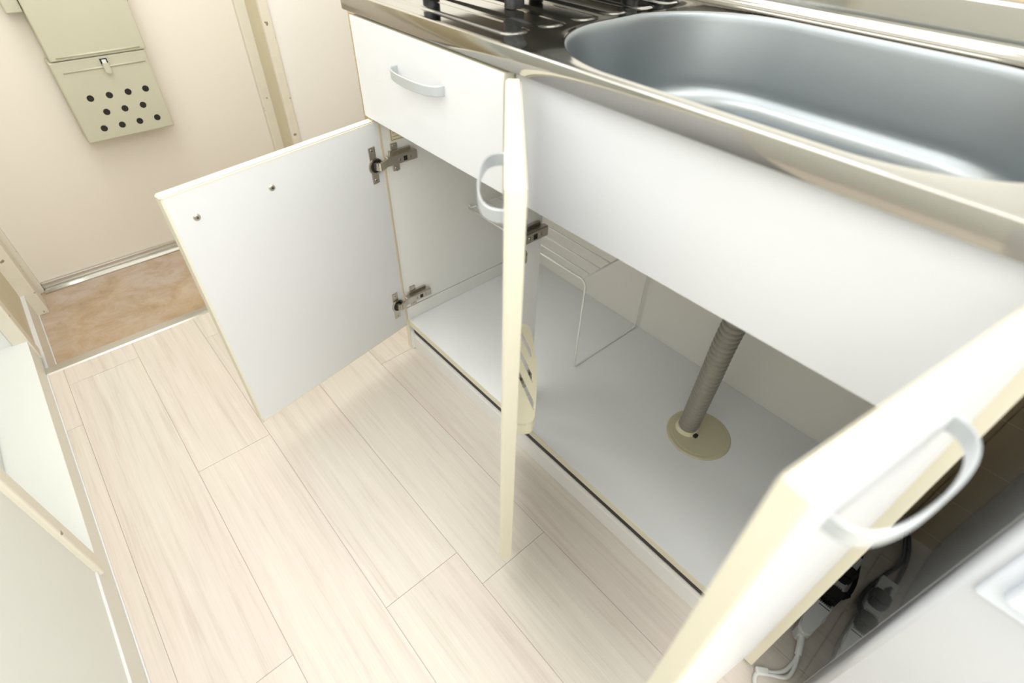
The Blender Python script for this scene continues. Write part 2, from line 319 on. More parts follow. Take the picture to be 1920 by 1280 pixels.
obj('latch', bm, [MAILP, DARK, WHITE], t, label='latch with cream lever and white window')
for z_, xs_ in ((0.4405, (-0.329, -0.281, -0.232, -0.185)), (0.3985, (-0.306, -0.258, -0.209)), (0.3565, (-0.331, -0.283, -0.235, -0.186))):
    for x_ in xs_:
        bm = bm_new(); disc(bm, (x_, YM - 0.0004, z_), (0, 1, 0), 0.0088, 0.004, 28); obj('vent_hole_disc', bm, DARK, t)  # flat near-black disc paints the darkness inside each hole

# ------------------------------------------------------------------ kitchen base cabinet
cab = thing('sink_cabinet', (0.25, -0.1, 0.0), 'white kitchen base cabinet with cream edges, open doors and a closed drawer', 'cabinet')
def panel(name, lo, hi, parent=cab, m=INNER, front=True, bev=0.0008, label=None):
    bm = bm_new(); vs, fs = box(bm, lo, hi, bev)
    if front:
        for f in bm.faces:
            if f.calc_center_median().x < lo[0] + 0.0015: f.material_index = 1
    return obj(name, bm, [m, CREAM], parent, label=label)
panel('side_panel', (0.02, 0.3875, 0.1405), (0.4536, 0.405, 0.775))
bm = bm_new(); box(bm, (0.02, 0.3865, 0.0), (0.4536, 0.405, 0.1392), 0.0004)
for f in bm.faces:
    if f.calc_center_median().x < 0.0212: f.material_index = 1
box(bm, (0.0215, 0.389, 0.139), (0.4536, 0.404, 0.141), 0, mi=2)
obj('side_panel_skirt', bm, [INNER, CREAM, BROWNL], cab)
panel('side_panel', (0.02, -0.615, 0.012), (0.4536, -0.597, 0.775), m=WHITE)
bm = bm_new(); box(bm, (0.0203, -0.5968, 0.0836), (0.4536, 0.3865, Z0), 0.0012)
for f in bm.faces:
    if f.calc_center_median().x < 0.0220: f.material_index = 1
obj('bottom_panel', bm, [mat('white_bottom_laminate', (244, 245, 244), 0.35), CREAM], cab)
simple('back_panel', (0.4536, -0.615, 0.05), (0.4625, 0.405, 0.775), mat('back_liner', (245, 242, 232), 0.5), cab)
bm = bm_new(); box(bm, (0.0201, -0.597, 0.5962), (0.038, -0.0005, 0.782), 0.0006)
for f in bm.faces:
    if f.calc_center_median().z < 0.5972: f.material_index = 1
obj('apron_panel', bm, [WHITE, CREAM], cab, label='wide white fixed panel below the sink')
panel('hinge_stile', (0.0212, 0.0, Z0), (0.088, 0.016, 0.775))
# plinth and gasket
bm = bm_new(); prism(bm, [(0.0283, 0.0), (0.0283, 0.040), (0.0300, 0.0435), (0.0290, 0.046), (0.0290, 0.0535), (0.040, 0.0535), (0.040, 0.0)], frame((0, 0, 0), (1, 0, 0), (0, 0, 1), (0, -1, 0)), -0.384, 0.597)
obj('plinth', bm, KICK, cab, label='white plastic plinth strip')
bm = bm_new(); box(bm, (0.0235, 0.384, 0.0), (0.05, 0.404, 0.062), 0.003); obj('plinth_end_cap', bm, KICK, cab)
bm = bm_new(); box(bm, (0.031, -0.597, 0.050), (0.036, 0.386, 0.084)); obj('gasket', bm, GASKET, cab, label='black rubber strip above the plinth')
# drawer
dr = panel('drawer', (0.0, 0.001, 0.6107), (0.0195, 0.4042, 0.7782), m=WHITE, front=False, bev=0.0015)
me = dr.data
for p in me.polygons:
    if abs(p.normal.x) < 0.75: p.material_index = 1
bm = bm_new()
for lo, hi in (((0.0205, 0.03, 0.625), (0.42, 0.042, 0.74)), ((0.0205, 0.36, 0.625), (0.42, 0.372, 0.74)), ((0.41, 0.042, 0.625), (0.42, 0.36, 0.74)), ((0.0205, 0.042, 0.625), (0.41, 0.36, 0.632))): box(bm, lo, hi)
obj('drawer_box', bm, INNER, dr)
def handle_bm(F, L=0.131, bow=0.028, h=0.0155, th=0.0022):
    """bow strap; local x along the length (centred), y outward, z up"""
    bm = bm_new(); n = 64; o_, i_ = [], []
    for k in range(n + 1):
        a = math.pi * k / n; cx = -math.cos(a); sy = math.sin(a)
        x_ = math.copysign(abs(cx) ** 0.82, cx) * L / 2; y_ = bow * (sy ** 0.72)
        o_.append((x_, y_))
    for k in range(n + 1):
        p0 = o_[max(k - 1, 0)]; p1 = o_[min(k + 1, n)]; tx, ty = p1[0] - p0[0], p1[1] - p0[1]; l = math.hypot(tx, ty) or 1
        i_.append((o_[k][0] + ty / l * th, max(o_[k][1] - tx / l * th, 0)))
    rows = []
    for (a, b_) in zip(o_, i_):
        e = 0.0012
        rows.append([bm.verts.new(F @ Vector(v)) for v in ((a[0], a[1], -h / 2 + e), (a[0], a[1], h / 2 - e), (a[0] * .5 + b_[0] * .5, a[1] * .5 + b_[1] * .5, h / 2), (b_[0], b_[1], h / 2 - e), (b_[0], b_[1], -h / 2 + e), (a[0] * .5 + b_[0] * .5, a[1] * .5 + b_[1] * .5, -h / 2))])
    for r0, r1 in zip(rows, rows[1:]):
        for k in range(6):
            f = bm.faces.new((r0[k], r0[(k + 1) % 6], r1[(k + 1) % 6], r1[k]))
    bm.faces.new(rows[0]); bm.faces.new(rows[-1][::-1])
    return bm
obj('handle', handle_bm(frame((0.0, 0.2, 0.7235), (0, -1, 0), (-1, 0, 0), (0, 0, 1))), HANDLE, dr)

def door(org, m_, k_, width, z0, z1, label, th=0.0195):
    """org = hinge corner of the outer face; m_ = direction to the free edge; k_ = inward normal"""
    F = frame(org, m_, k_, (0, 0, 1)); bm = bm_new()
    prof = []; r = 0.005
    for cx, cy, a0 in ((r, th - 0.001, 180), ):
        pass
    # rounded outer vertical edges, square inner ones
    prof = [(0.0006, th), (0.0, th - 0.0006), (0, r)] + [(r - r * math.cos(a), r - r * math.sin(a)) for a in (math.radians(x) for x in (22, 45, 68))] + [(r, 0), (width - r, 0)] + \
           [(width - r + r * math.sin(a), r - r * math.cos(a)) for a in (math.radians(x) for x in (22, 45, 68))] + [(width, r), (width, th - 0.0006), (width - 0.0006, th)]
    prism(bm, prof, F, z0, z1)
    bm.normal_update()
    top = [e for e in bm.edges if all(abs(v.co.z - z1) < 1e-5 for v in e.verts)]
    bmesh.ops.bevel(bm, geom=top, offset=0.0018, segments=2, affect='EDGES')
    bm.normal_update(); kk = Vector(k_)
    for f in bm.faces:
        f.material_index = 0 if abs(f.normal.dot(kk)) > 0.9 else 1
    # cream band shows as a thin margin on the inner face too
    for lo, hi in (((0, th - 0.0004, z0), (0.0022, th + 0.0003, z1 - 0.002)), ((width - 0.0035, th - 0.0004, z0), (width, th + 0.0003, z1 - 0.002)), ((0, th - 0.0004, z0), (width, th + 0.0003, z0 + 0.003)), ((0, th - 0.0004, z1 - 0.0042), (width, th + 0.0003, z1 - 0.002))):
        box(bm, lo, hi, 0, mi=1, F=F)
    d = obj('door', bm, [WHITE, CREAM], cab, label=label)
    return d, F
def hinge(d, H, F, s_, z_, th):
    """H: frame on the carcass panel: x inward (depth), y away from the panel face, z up. F: door frame"""
    bm = bm_new()
    # mounting plate on the panel
    box(bm, (0.034, 0, z_ - 0.0285), (0.050, 0.0035, z_ + 0.0285), 0.001, F=H)
    box(bm, (0.028, 0.0, z_ - 0.014), (0.078, 0.006, z_ + 0.016), 0.001, F=H)
    for dz in (-0.024, 0.024): disc(bm, H @ Vector((0.042, 0.0035, z_ + dz)), H.to_3x3() @ Vector((0, 1, 0)), 0.0042, 0.002, 14)
    # arm
    box(bm, (0.016, 0.005, z_ - 0.0095), (0.087, 0.0165, z_ + 0.0095), 0.0018, F=H)
    for xx, rr in ((0.045, 0.0032), (0.070, 0.0036)):
        disc(bm, H @ Vector((xx, 0.0163, z_ - 0.001)), H.to_3x3() @ Vector((0, 1, 0)), rr, 0.0012, 14)
        box(bm, (xx - 0.0004, 0.0174, z_ - 0.0035), (xx + 0.0004, 0.0177, z_ + 0.0015), 0, mi=1, F=H)
    box(bm, (0.0535, 0.016, z_ - 0.0055), (0.062, 0.0168, z_ + 0.004), 0, mi=1, F=H)
    # cup plate on the door
    g = 0.0
    box(bm, (0.017, th, z_ - 0.037), (0.0335, th + 0.0022, z_ + 0.037), 0.0014, F=F)
    disc(bm, F @ Vector((0.0215, th, z_ - 0.002)), F.to_3x3() @ Vector((0, 1, 0)), 0.0165, 0.0030, 28)
    disc(bm, F @ Vector((0.0215, th + 0.0028, z_ - 0.002)), F.to_3x3() @ Vector((0, 1, 0)), 0.0125, 0.0008, 28, mi=1)
    for dz in (-0.030, 0.030):
        disc(bm, F @ Vector((0.0255, th + 0.002, z_ + dz)), F.to_3x3() @ Vector((0, 1, 0)), 0.0038, 0.001, 14)
        disc(bm, F @ Vector((0.0255, th + 0.003, z_ + dz)), F.to_3x3() @ Vector((0, 1, 0)), 0.0012, 0.0002, 8, mi=1)
    # bent link between cup and arm
    P1 = F @ Vector((0.024, th + 0.002, z_)); P2 = F @ Vector((0.019, th + 0.015, z_)); P3 = H @ Vector((0.020, 0.012, z_)); P0 = F @ Vector((0.027, th - 0.001, z_))
    pts = smooth_path([P0, P1, P2, P3], 4); half = 0.0075; thk = 0.0028
    for i in range(len(pts) - 1):
        a, b_ = pts[i], pts[i + 1]; tdir = (b_ - a).normalized(); nn = Vector((0, 0, 1)).cross(tdir).normalized()
        Fl = frame(a, tdir, nn, (0, 0, 1)); box(bm, (-0.0004, -thk, -half), ((b_ - a).length + 0.0004, thk, half), 0, F=Fl)
    return obj('hinge', bm, [NICKEL, DARK], d)

# left door (hinged at the far end)
a = 0.1775; uL = (-math.cos(a), -math.sin(a), 0); th = 0.0195
hL = Vector((0.01225, 0.38141, 0)); oL = hL + Vector((-math.sin(a), math.cos(a), 0)) * th
d1, F1 = door(oL, uL, (math.sin(a), -math.cos(a), 0), 0.4095, 0.0931, 0.6065, 'low door under the drawer, swung open against the entrance side')
for s_ in (0.240, 0.371):
    bm = bm_new(); p = F1 @ Vector((s_, th, 0.559)); nn = F1.to_3x3() @ Vector((0, 1, 0))
    disc(bm, p, nn, 0.0058, 0.0022, 20, r2=0.0042); disc(bm, p + nn * 0.0022, nn, 0.0016, 0.0002, 10, mi=1); obj('screw', bm, [NICKEL, DARK], d1)
HL = frame((0, 0.3875, 0), (1, 0, 0), (0, -1, 0), (0, 0, 1))
for z_ in (0.5245, 0.171): hinge(d1, HL, F1, 0, z_, th)
obj('handle', handle_bm(frame(F1 @ Vector((0.3055, 0, 0.559)), uL, (-math.sin(a), math.cos(a), 0), (0, 0, 1))), HANDLE, d1)
# middle door (hinged on the stile)
b = 0.7141; mM = (-math.sin(b), -math.cos(b), 0); kM = (math.cos(b), -math.sin(b), 0); oM = (-0.01045, -0.01477, 0)
d2, F2 = door(oM, mM, kM, 0.2948, 0.0931, 0.7782, 'middle door seen almost edge-on, half open')
HM = frame((0, 0.0, 0), (1, 0, 0), (0, -1, 0), (0, 0, 1))
for z_ in (0.5245, 0.171): hinge(d2, HM, F2, 0, z_, th)
obj('handle', handle_bm(frame(F2 @ Vector((0.193, 0, 0.730)), mM, (-kM[0], -kM[1], 0), (0, 0, 1))), HANDLE, d2)
# right door (hinged on the near side panel)
c = 1.4117; mR = (-math.sin(c), math.cos(c), 0); kR = (math.cos(c), math.sin(c), 0); oR = (0.0, -0.6008, 0)
d3, F3 = door(oR, mR, kR, 0.2948, 0.0931, 0.7782, 'near door swung wide open, blurred in the foreground')
HR = frame((0, -0.597, 0), (1, 0, 0), (0, 1, 0), (0, 0, 1))
for z_ in (0.5245, 0.171): hinge(d3, HR, F3, 0, z_, th)
obj('handle', handle_bm(frame(F3 @ Vector((0.193, 0, 0.730)), mR, (-kR[0], -kR[1], 0), (0, 0, 1))), HANDLE, d3)
# sticker inside the left side panel
bm = bm_new(); box(bm, (0.037, 0.3868, 0.556), (0.075, 0.3875, 0.600)); 
for lo, hi in (((0.0395, 0.3862, 0.5585), (0.0725, 0.3868, 0.5592)), ((0.0395, 0.3862, 0.5585), (0.0402, 0.3868, 0.5975)), ((0.0718, 0.3862, 0.5585), (0.0725, 0.3868, 0.5975)), ((0.0395, 0.3862, 0.5968), (0.0725, 0.3868, 0.5975)),
               ((0.043, 0.3862, 0.565), (0.060, 0.3868, 0.5655)), ((0.043, 0.3862, 0.572), (0.068, 0.3868, 0.5725)), ((0.043, 0.3862, 0.580), (0.064, 0.3868, 0.5805)), ((0.043, 0.3862, 0.588), (0.068, 0.3868, 0.5885))): box(bm, lo, hi, 0, mi=1)
obj('sticker', bm, [LABEL, BROWNL], cab)

# knife holder on the inside of the middle door
Fk = frame(Vector(oM) + Vector(kM) * 0.0, mM, kM, (0, 0, 1)); kn = None
bm = bm_new(); s0, s1, y0, y1, zt, hb = 0.012, 0.232, 0.0202, 0.0555, 0.383, 0.024
def kprof(n=10):
    P = [(s0, y0)]; rr = 0.02
    P += [(s0 + rr - rr * math.cos(t_), y1 - 0.006 - rr * 0 + (-(rr - 0.006) + (rr - 0.006) * math.sin(t_) + 0.0)) for t_ in [math.pi / 2 * i / 6 for i in range(7)]]
    for i in range(1, 10):
        f_ = i / 10; P.append((s0 + rr + (s1 - s0 - 2 * rr) * f_, y1 - 0.006 + 0.006 * math.sin(math.pi * f_)))
    P += [(s1 - rr + rr * math.sin(t_), y1 - 0.006 - (rr - 0.006) + (rr - 0.006) * math.cos(t_)) for t_ in [math.pi / 2 * i / 6 for i in range(7)]]
    P.append((s1, y0)); return P
KP = kprof()
# top plate as a grid of strips with diagonal slots cut out
def slot_plate(bm, F, zt, hb):
    # outline wall
    n = len(KP); a_ = [bm.verts.new(F @ Vector((u, v, zt - 0.0012))) for u, v in KP]; b_ = [bm.verts.new(F @ Vector((u, v, zt - hb))) for u, v in KP]
    for k in range(n - 1): bm.faces.new((a_[k], a_[k + 1], b_[k + 1], b_[k]))
    ins = [(u + (0.0018 if u < (s0 + s1) / 2 else -0.0018), v - 0.0018) for u, v in KP]
    c_ = [bm.verts.new(F @ Vector((u, v, zt - 0.0012))) for u, v in ins]; e_ = [bm.verts.new(F @ Vector((u, v, zt - hb))) for u, v in ins]
    for k in range(n - 1): bm.faces.new((c_[k], c_[k + 1], e_[k + 1], e_[k])); bm.faces.new((b_[k], b_[k + 1], e_[k + 1], e_[k]))
slot_plate(bm, Fk, zt, hb)
def top_y(s):
    import bisect
    pts = sorted(KP); xs = [p[0] for p in pts]
    best = y0
    for (ua, va), (ub, vb) in zip(KP, KP[1:]):
        lo_, hi_ = min(ua, ub), max(ua, ub)
        if lo_ - 1e-9 <= s <= hi_ + 1e-9 and hi_ > lo_: best = max(best, va + (vb - va) * (s - ua) / (ub - ua))
    return best
N = 176; NY = 26
def in_slot(s, y):
    for sc in (0.018, 0.072, 0.128):
        # slot runs diagonally from the door (near s) outwards
        f_ = (y - 0.0255) / (0.0475 - 0.0255)
        if 0 <= f_ <= 1:
            c0 = sc + 0.070 * f_
            if abs(s - c0) < 0.0095 and s > s0 + 0.012: return True
    return False
cells = {}
def vtx(i, j, top):
    k_ = (i, j, top)
    if k_ not in cells:
        s = s0 + (s1 - s0) * i / N; ym = top_y(s); y = y0 + (ym - y0) * j / NY; cells[k_] = bm.verts.new(Fk @ Vector((s, y, zt if top else zt - 0.0025)))
    return cells[k_]
def solid(i, j):
    if i < 0 or i >= N or j < 0 or j >= NY: return None
    s = s0 + (s1 - s0) * (i + .5) / N; y = y0 + (top_y(s) - y0) * (j + .5) / NY
    return not in_slot(s, y)
for i in range(N):
    for j in range(NY):
        if solid(i, j):
            bm.faces.new([vtx(i, j, 1), vtx(i + 1, j, 1), vtx(i + 1, j + 1, 1), vtx(i, j + 1, 1)]); bm.faces.new([vtx(i, j, 0), vtx(i, j + 1, 0), vtx(i + 1, j + 1, 0), vtx(i + 1, j, 0)])
            for di, dj, e0, e1 in ((-1, 0, (0, 0), (0, 1)), (1, 0, (1, 0), (1, 1)), (0, -1, (0, 0), (1, 0)), (0, 1, (0, 1), (1, 1))):
                if not solid(i + di, j + dj):
                    p, q = (i + e0[0], j + e0[1]), (i + e1[0], j + e1[1])
                    bm.faces.new([vtx(*p, 1), vtx(*q, 1), vtx(*q, 0), vtx(*p, 0)])
box(bm, (s0 + 0.01, 0.0197, zt - hb), (s1 - 0.01, 0.0215, zt - 0.001), 0, F=Fk)
kn = obj('knife_holder', bm, CREAMP, d2, label='cream plastic knife holder with diagonal slots')

# ------------------------------------------------------------------ stainless worktop with sink
top = thing('sink_worktop', (0.23, -0.1, 0.783), 'stainless steel worktop with a long oval sink and ribbed drainboard', 'worktop')
ZT = 0.8085; Y0, Y1 = -0.626, 0.4245
cx_, cy_, ha, hb_, rc = 0.2295, -0.2805, 0.2095, 0.3005, 0.178
def rrect(off, n=28):
    a_, b_, r = ha - off, hb_ - off, max(rc - off, 0.01); P = []
    for qx, qy, st in ((1, 1, 0), (-1, 1, 90), (-1, -1, 180), (1, -1, 270)):
        for k in range(n):
            t_ = math.radians(st + 90 * k / n); P.append((cx_ + qx * (a_ - r) + r * math.cos(t_), cy_ + qy * (b_ - r) + r * math.sin(t_)))
        # straight part subdivisions come from the next corner's first point
    out = []
    for p, q in zip(P, P[1:] + P[:1]):
        L_ = math.hypot(q[0] - p[0], q[1] - p[1]); m_ = max(1, int(round(L_ / 0.03)))
        m_ = 1 if L_ < 0.02 else 6
        for k in range(m_): out.append((p[0] + (q[0] - p[0]) * k / m_, p[1] + (q[1] - p[1]) * k / m_))
    return out
bm = bm_new(); XF, XB, YD = 0.0135, 0.4515, 0.0265
R0_ = rrect(0); nR = len(R0_)
def outer(p):
    # project outward to the rectangle XF..XB, Y0..YD
    dx, dy = p[0] - cx_, p[1] - cy_; ts = []
    if dx > 0: ts.append((XB - cx_) / dx)
    if dx < 0: ts.append((XF - cx_) / dx)
    if dy > 0: ts.append((YD - cy_) / dy)
    if dy < 0: ts.append((Y0 - cy_) / dy)
    t_ = min(ts); return [cx_ + dx * t_, cy_ + dy * t_]
O = [outer(p) for p in R0_]
for cxn, cyn in ((XF, Y0), (XF, YD), (XB, Y0), (XB, YD)):
    k = min(range(nR), key=lambda i: (O[i][0] - cxn) ** 2 + (O[i][1] - cyn) ** 2); O[k] = [cxn, cyn]
# rim bead and plate around it
rings = [[(x_, y_, ZT) for x_, y_ in O]]
for off, dz in ((-0.0035, 0.0), (-0.0022, 0.0005), (-0.0008, 0.0011), (0.0008, 0.0008)): 
    rings.append([(p[0], p[1], ZT + dz) for p in rrect(off)])
V = [[bm.verts.new(p) for p in rg] for rg in rings]
for a_, b_ in zip(V, V[1:]):
    for k in range(nR):
        f = bm.faces.new((a_[k], a_[(k + 1) % nR], b_[(k + 1) % nR], b_[k])); f.smooth = True
# drainboard grid with raised pads
GX, GY = 150, 170
def sstep(t_): t_ = max(0, min(1, t_)); return t_ * t_ * (3 - 2 * t_)
pads = [(0.060, 0.052, -0.012), (0.128, 0.052, 0.016), (0.196, 0.052, 0.028), (0.264, 0.052, 0.028), (0.332, 0.052, 0.016), (0.400, 0.052, -0.012)]
YG0 = 0.0265
def padh(x_, y_):
    h = 0.0
    for pc, pw, ye in pads:
        yend = max(ye, YG0 + 0.004) + 0.002; rr = 0.02
        qx = abs(x_ - pc) - (pw / 2 - rr); yc = (yend + 0.395) / 2; qy = abs(y_ - yc) - ((0.395 - yend) / 2 - rr)
        d_ = math.hypot(max(qx, 0), max(qy, 0)) + min(max(qx, qy), 0) - rr
        h = max(h, 0.0022 * sstep(-d_ / 0.009))
    return h
G = [[bm.verts.new((XF + (XB - XF) * i / GX, YG0 + (Y1 - YG0) * j / GY, ZT + padh(XF + (XB - XF) * i / GX, YG0 + (Y1 - YG0) * j / GY))) for j in range(GY + 1)] for i in range(GX + 1)]
for i in range(GX):
    for j in range(GY):
        f = bm.faces.new((G[i][j], G[i + 1][j], G[i + 1][j + 1], G[i][j + 1])); f.smooth = True
# front nosing and rear cove profiles swept along y
def sweep(bm, prof, ya, yb, n=40):
    rows = [[bm.verts.new((p[0], ya + (yb - ya) * k / n, p[1])) for p in prof] for k in range(n + 1)]
    for r0, r1 in zip(rows, rows[1:]):
        for k in range(len(prof) - 1):
            f = bm.faces.new((r0[k], r0[k + 1], r1[k + 1], r1[k])); f.smooth = True
sweep(bm, [(0.0135, ZT), (0.011, ZT + 0.0006), (0.007, ZT + 0.0022), (0.003, ZT + 0.0026), (0.0014, ZT + 0.0023), (0.0004, ZT + 0.0014), (0.0, ZT + 0.0002), (0.0, 0.7836), (0.0008, 0.7828), (0.018, 0.7828)], Y0, Y1)
cove = [(XB, ZT)] + [(XB + 0.018 * math.sin(t_), ZT + 0.018 - 0.018 * math.cos(t_)) for t_ in [math.pi / 2 * k / 8 for k in range(1, 9)]] + [(0.4695, 0.862), (0.4705, 0.866), (0.4738, 0.8675), (0.4775, 0.8675)]
sweep(bm, cove, Y0, Y1)
# left end face
prism(bm, [(0.0, 0.7836), (0.0, ZT), (0.0135, ZT - 0.0002), (XB, ZT - 0.0002), (0.4695, 0.862), (0.4775, 0.866), (0.4775, 0.7836)], frame((0, 0, 0), (1, 0, 0), (0, 0, 1), (0, 1, 0)), Y1 - 0.0002, Y1 + 0.001)
prism(bm, [(0.0, 0.7836), (0.0, ZT), (0.0135, ZT - 0.0002), (XB, ZT - 0.0002), (0.4695, 0.862), (0.4775, 0.866), (0.4775, 0.7836)], frame((0, 0, 0), (1, 0, 0), (0, 0, 1), (0, 1, 0)), Y0 - 0.001, Y0 + 0.0002)
obj('worktop', bm, STEEL, top)
bm = bm_new(); prof = [(0.0008, 0.0008), (0.0022, -0.0004), (0.0032, -0.0025), (0.0042, -0.006), (0.0052, -0.012)]
prof += [(0.0052 + 0.0143 * k / 6, -0.012 - 0.084 * k / 6) for k in range(1, 7)]
rF = 0.034
for k in range(1, 9):
    t_ = math.pi / 2 * k / 8; prof.append((0.0195 + rF * (1 - math.cos(t_)), -0.096 - rF * math.sin(t_)))
prof += [(0.09, -0.1308), (0.13, -0.1318), (0.172, -0.1326)]
V = [[bm.verts.new((p[0], p[1], ZT + dz)) for p in rrect(off)] for off, dz in prof]
for a_, b_ in zip(V, V[1:]):
    for k in range(nR):
        f = bm.faces.new((a_[k], a_[(k + 1) % nR], b_[(k + 1) % nR], b_[k])); f.smooth = True
bm.faces.new(V[-1])
obj('sink_basin', bm, BRUSH, top, label='brushed steel oval basin')
bm = bm_new(); disc(bm, (0.23, -0.36, ZT - 0.1322), (0, 0, 1), 0.055, 0.003, 32); disc(bm, (0.23, -0.36, ZT - 0.1295), (0, 0, 1), 0.032, 0.001, 24, mi=1)
obj('sink_drain', bm, [NICKEL, DARK], top)

# ------------------------------------------------------------------ black rack standing on the drainboard
t = thing('dish_rack', (0.235, 0.245, 0.812), 'black steel rack standing on the drainboard behind the drawer, top part added out of view to darken the steel', 'dish rack')
for x_, y_ in ((0.150, 0.152), (0.165, 0.398), (0.43, 0.152), (0.43, 0.398)):
    bm = bm_new(); tube(bm, [(x_, y_, 0.8118), (x_, y_, 0.876)], 0.0155, 20); obj('leg', bm, BLACKM, t)
bm = bm_new(); box(bm, (0.138, 0.132, 0.874), (0.45, 0.42, 0.884), 0.004)
for lo, hi in (((0.138, 0.132, 0.884), (0.145, 0.42, 0.93)), ((0.443, 0.132, 0.884), (0.45, 0.42, 0.93)), ((0.145, 0.132, 0.884), (0.443, 0.139, 0.93)), ((0.145, 0.413, 0.884), (0.443, 0.42, 0.93))): box(bm, lo, hi, 0.002)
obj('unseen_tray', bm, mat('charcoal_unseen_tray', (96, 96, 94), 0.5), t)  # out of view, added so the drainboard reflects something dark

# ------------------------------------------------------------------ wire shelf rack inside the cabinet
t = thing('wire_shelf', (0.33, 0.19, Z0), 'white wire shelf rack standing on the cabinet floor at the back', 'shelf rack')
zr, xf, xb, yr, yl = 0.3495, 0.222, 0.444, -0.004, 0.385; rW = 0.0022; rc2 = 0.022
def leg_loop(y_, yin):
    return [ (xf, y_ + yin * rc2 * 0.0, Z0 + rW + 0.001), ]
for y_, sgn in ((yr, 1),):
    bm = bm_new()
    arc = [(xf, y_ + sgn * (0.016 - 0.016 * math.cos(q)), zr - 0.016 + 0.016 * math.sin(q)) for q in [math.pi / 2 * k / 6 for k in range(7)]]
    fr = [(xf, y_ + sgn * 0.03, zr)] + arc[::-1] + [(xf, y_, Z0 + 0.010), (xf + 0.002, y_, Z0 + 0.005), (xf + 0.006, y_, Z0 + rW + 0.0002)]
    bk = [(2 * 0.333 - p[0] , p[1], p[2]) for p in fr][::-1]
    tube(bm, fr + bk, rW, 8); obj('end_frame', bm, WIRE, t)
bm = bm_new(); tube(bm, [(xf, yr + 0.03, zr), (xf, yl - 0.003, zr)], rW, 8); obj('shelf_wire', bm, WIRE, t)
for x_ in (0.2435, 0.275, 0.3075, 0.341, 0.375, 0.409):
    bm = bm_new(); tube(bm, [(x_, yr + 0.012, zr + 0.002), (x_, yl - 0.004, zr + 0.002)], 0.0016, 8); obj('shelf_wire', bm, WIRE, t)
bm = bm_new(); tube(bm, [(0.444, yr + 0.03, zr), (0.444, yl - 0.003, zr)], rW, 8); obj('shelf_wire', bm, WIRE, t)
for y_ in (yr + 0.011, yl - 0.004):
    bm = bm_new(); tube(bm, [(xf, y_, zr - 0.0005), (0.444, y_, zr - 0.0005)], 0.0021, 8); obj('cross_wire', bm, WIRE, t)

for x_ in (0.228, 0.333, 0.438):
    bm = bm_new(); tube(bm, [(x_, yl - 0.004, zr), (x_, 0.3875, zr)], 0.0021, 8); tube(bm, [(x_, 0.386, zr + 0.006), (x_, 0.386, zr - 0.004)], 0.002, 8); obj('side_hook', bm, WIRE, t)

# ------------------------------------------------------------------ drain hose and floor cover
t = thing('drain_hose', (0.272, -0.281, Z0), 'grey corrugated drain hose rising from a beige cover disc in the cabinet', 'drain hose')
bm = bm_new(); P = smooth_path([(0.2735, -0.283, 0.108), (0.266, -0.288, 0.16), (0.247, -0.298, 0.28), (0.228, -0.311, 0.44), (0.222, -0.335, 0.57), (0.23, -0.36, 0.672)], 130)
L_ = [0]
for p, q in zip(P, P[1:]): L_.append(L_[-1] + (q - p).length)
rad = [0.0184 + 0.0020 * math.tanh(2.6 * (math.sin(2 * math.pi * l / 0.0122) + 0.45)) for l in L_]
tube(bm, P, 0.018, 24, rad=rad); obj('hose', bm, HOSE, t)
bm = bm_new(); cxo, cyo = 0.2805, -0.3075
disc(bm, (cxo, cyo, Z0 + 0.0002), (0, 0, 1), 0.0655, 0.0028, 64, r2=0.0625); disc(bm, (cxo, cyo, Z0 + 0.003), (0, 0, 1), 0.056, 0.0006, 64, r2=0.0553); disc(bm, (cxo, cyo, Z0 + 0.0036), (0, 0, 1), 0.003, 0.0005, 12)
obj('cover_disc', bm, FLANGE, t)
bm = bm_new(); 
for z_, r_ in ((0.1055, 0.0235), (0.1105, 0.0225)): disc(bm, (0.2735 , -0.283, z_), (0, 0, 1), r_, 0.0042, 32, r2=r_ - 0.0012)
disc(bm, (0.2735, -0.283, 0.1045), (0, 0, 1), 0.0242, 0.0012, 32, mi=0); obj('collar', bm, CREAMP, t)
bm = bm_new(); box(bm, (0.262, -0.312, 0.1052), (0.272, -0.3035, 0.1115), 0.002); obj('clamp_tab', bm, DARK, t)

# ------------------------------------------------------------------ refrigerator
t = thing('refrigerator', (0.24, -0.93, 0.0), 'white refrigerator with glossy grey side standing right of the sink cabinet', 'refrigerator')
YF = -0.677
bm = bm_new(); box(bm, (0.030, -1.19, 0.012), (0.455, YF, 1.10), 0.004)
for f in bm.faces: f.material_index = 0
obj('body', bm, [FSIDE], t)
def fdoor(name, z0, z1, xf_, inset=0.0):
    bm = bm_new(); ya, yb = -1.19 + inset, YF - inset; r = 0.009
    prof = [(0.030, ya), (0.030, yb)] + [(xf_ + r - r * math.sin(q), yb - r + r * math.cos(q)) for q in [math.pi / 2 * k / 6 for k in range(7)]] + [(xf_ + r - r * math.cos(q), ya + r - r * math.sin(q)) for q in [math.pi / 2 * k / 6 for k in range(7)]]
    prism(bm, prof, frame((0, 0, 0), (1, 0, 0), (0, 1, 0), (0, 0, 1)), z0, z1)
    es = [e for e in bm.edges if all(abs(v.co.z - z0) < 1e-6 for v in e.verts) or all(abs(v.co.z - z1) < 1e-6 for v in e.verts)]
    bmesh.ops.bevel(bm, geom=es, offset=0.004, segments=3, affect='EDGES'); 
    for f in bm.faces: f.smooth = True
    return obj(name, bm, FRIDGE, t)
ld = fdoor('lower_door', 0.04, 0.60, -0.002); ud = fdoor('upper_door', 0.61, 1.10, -0.002)
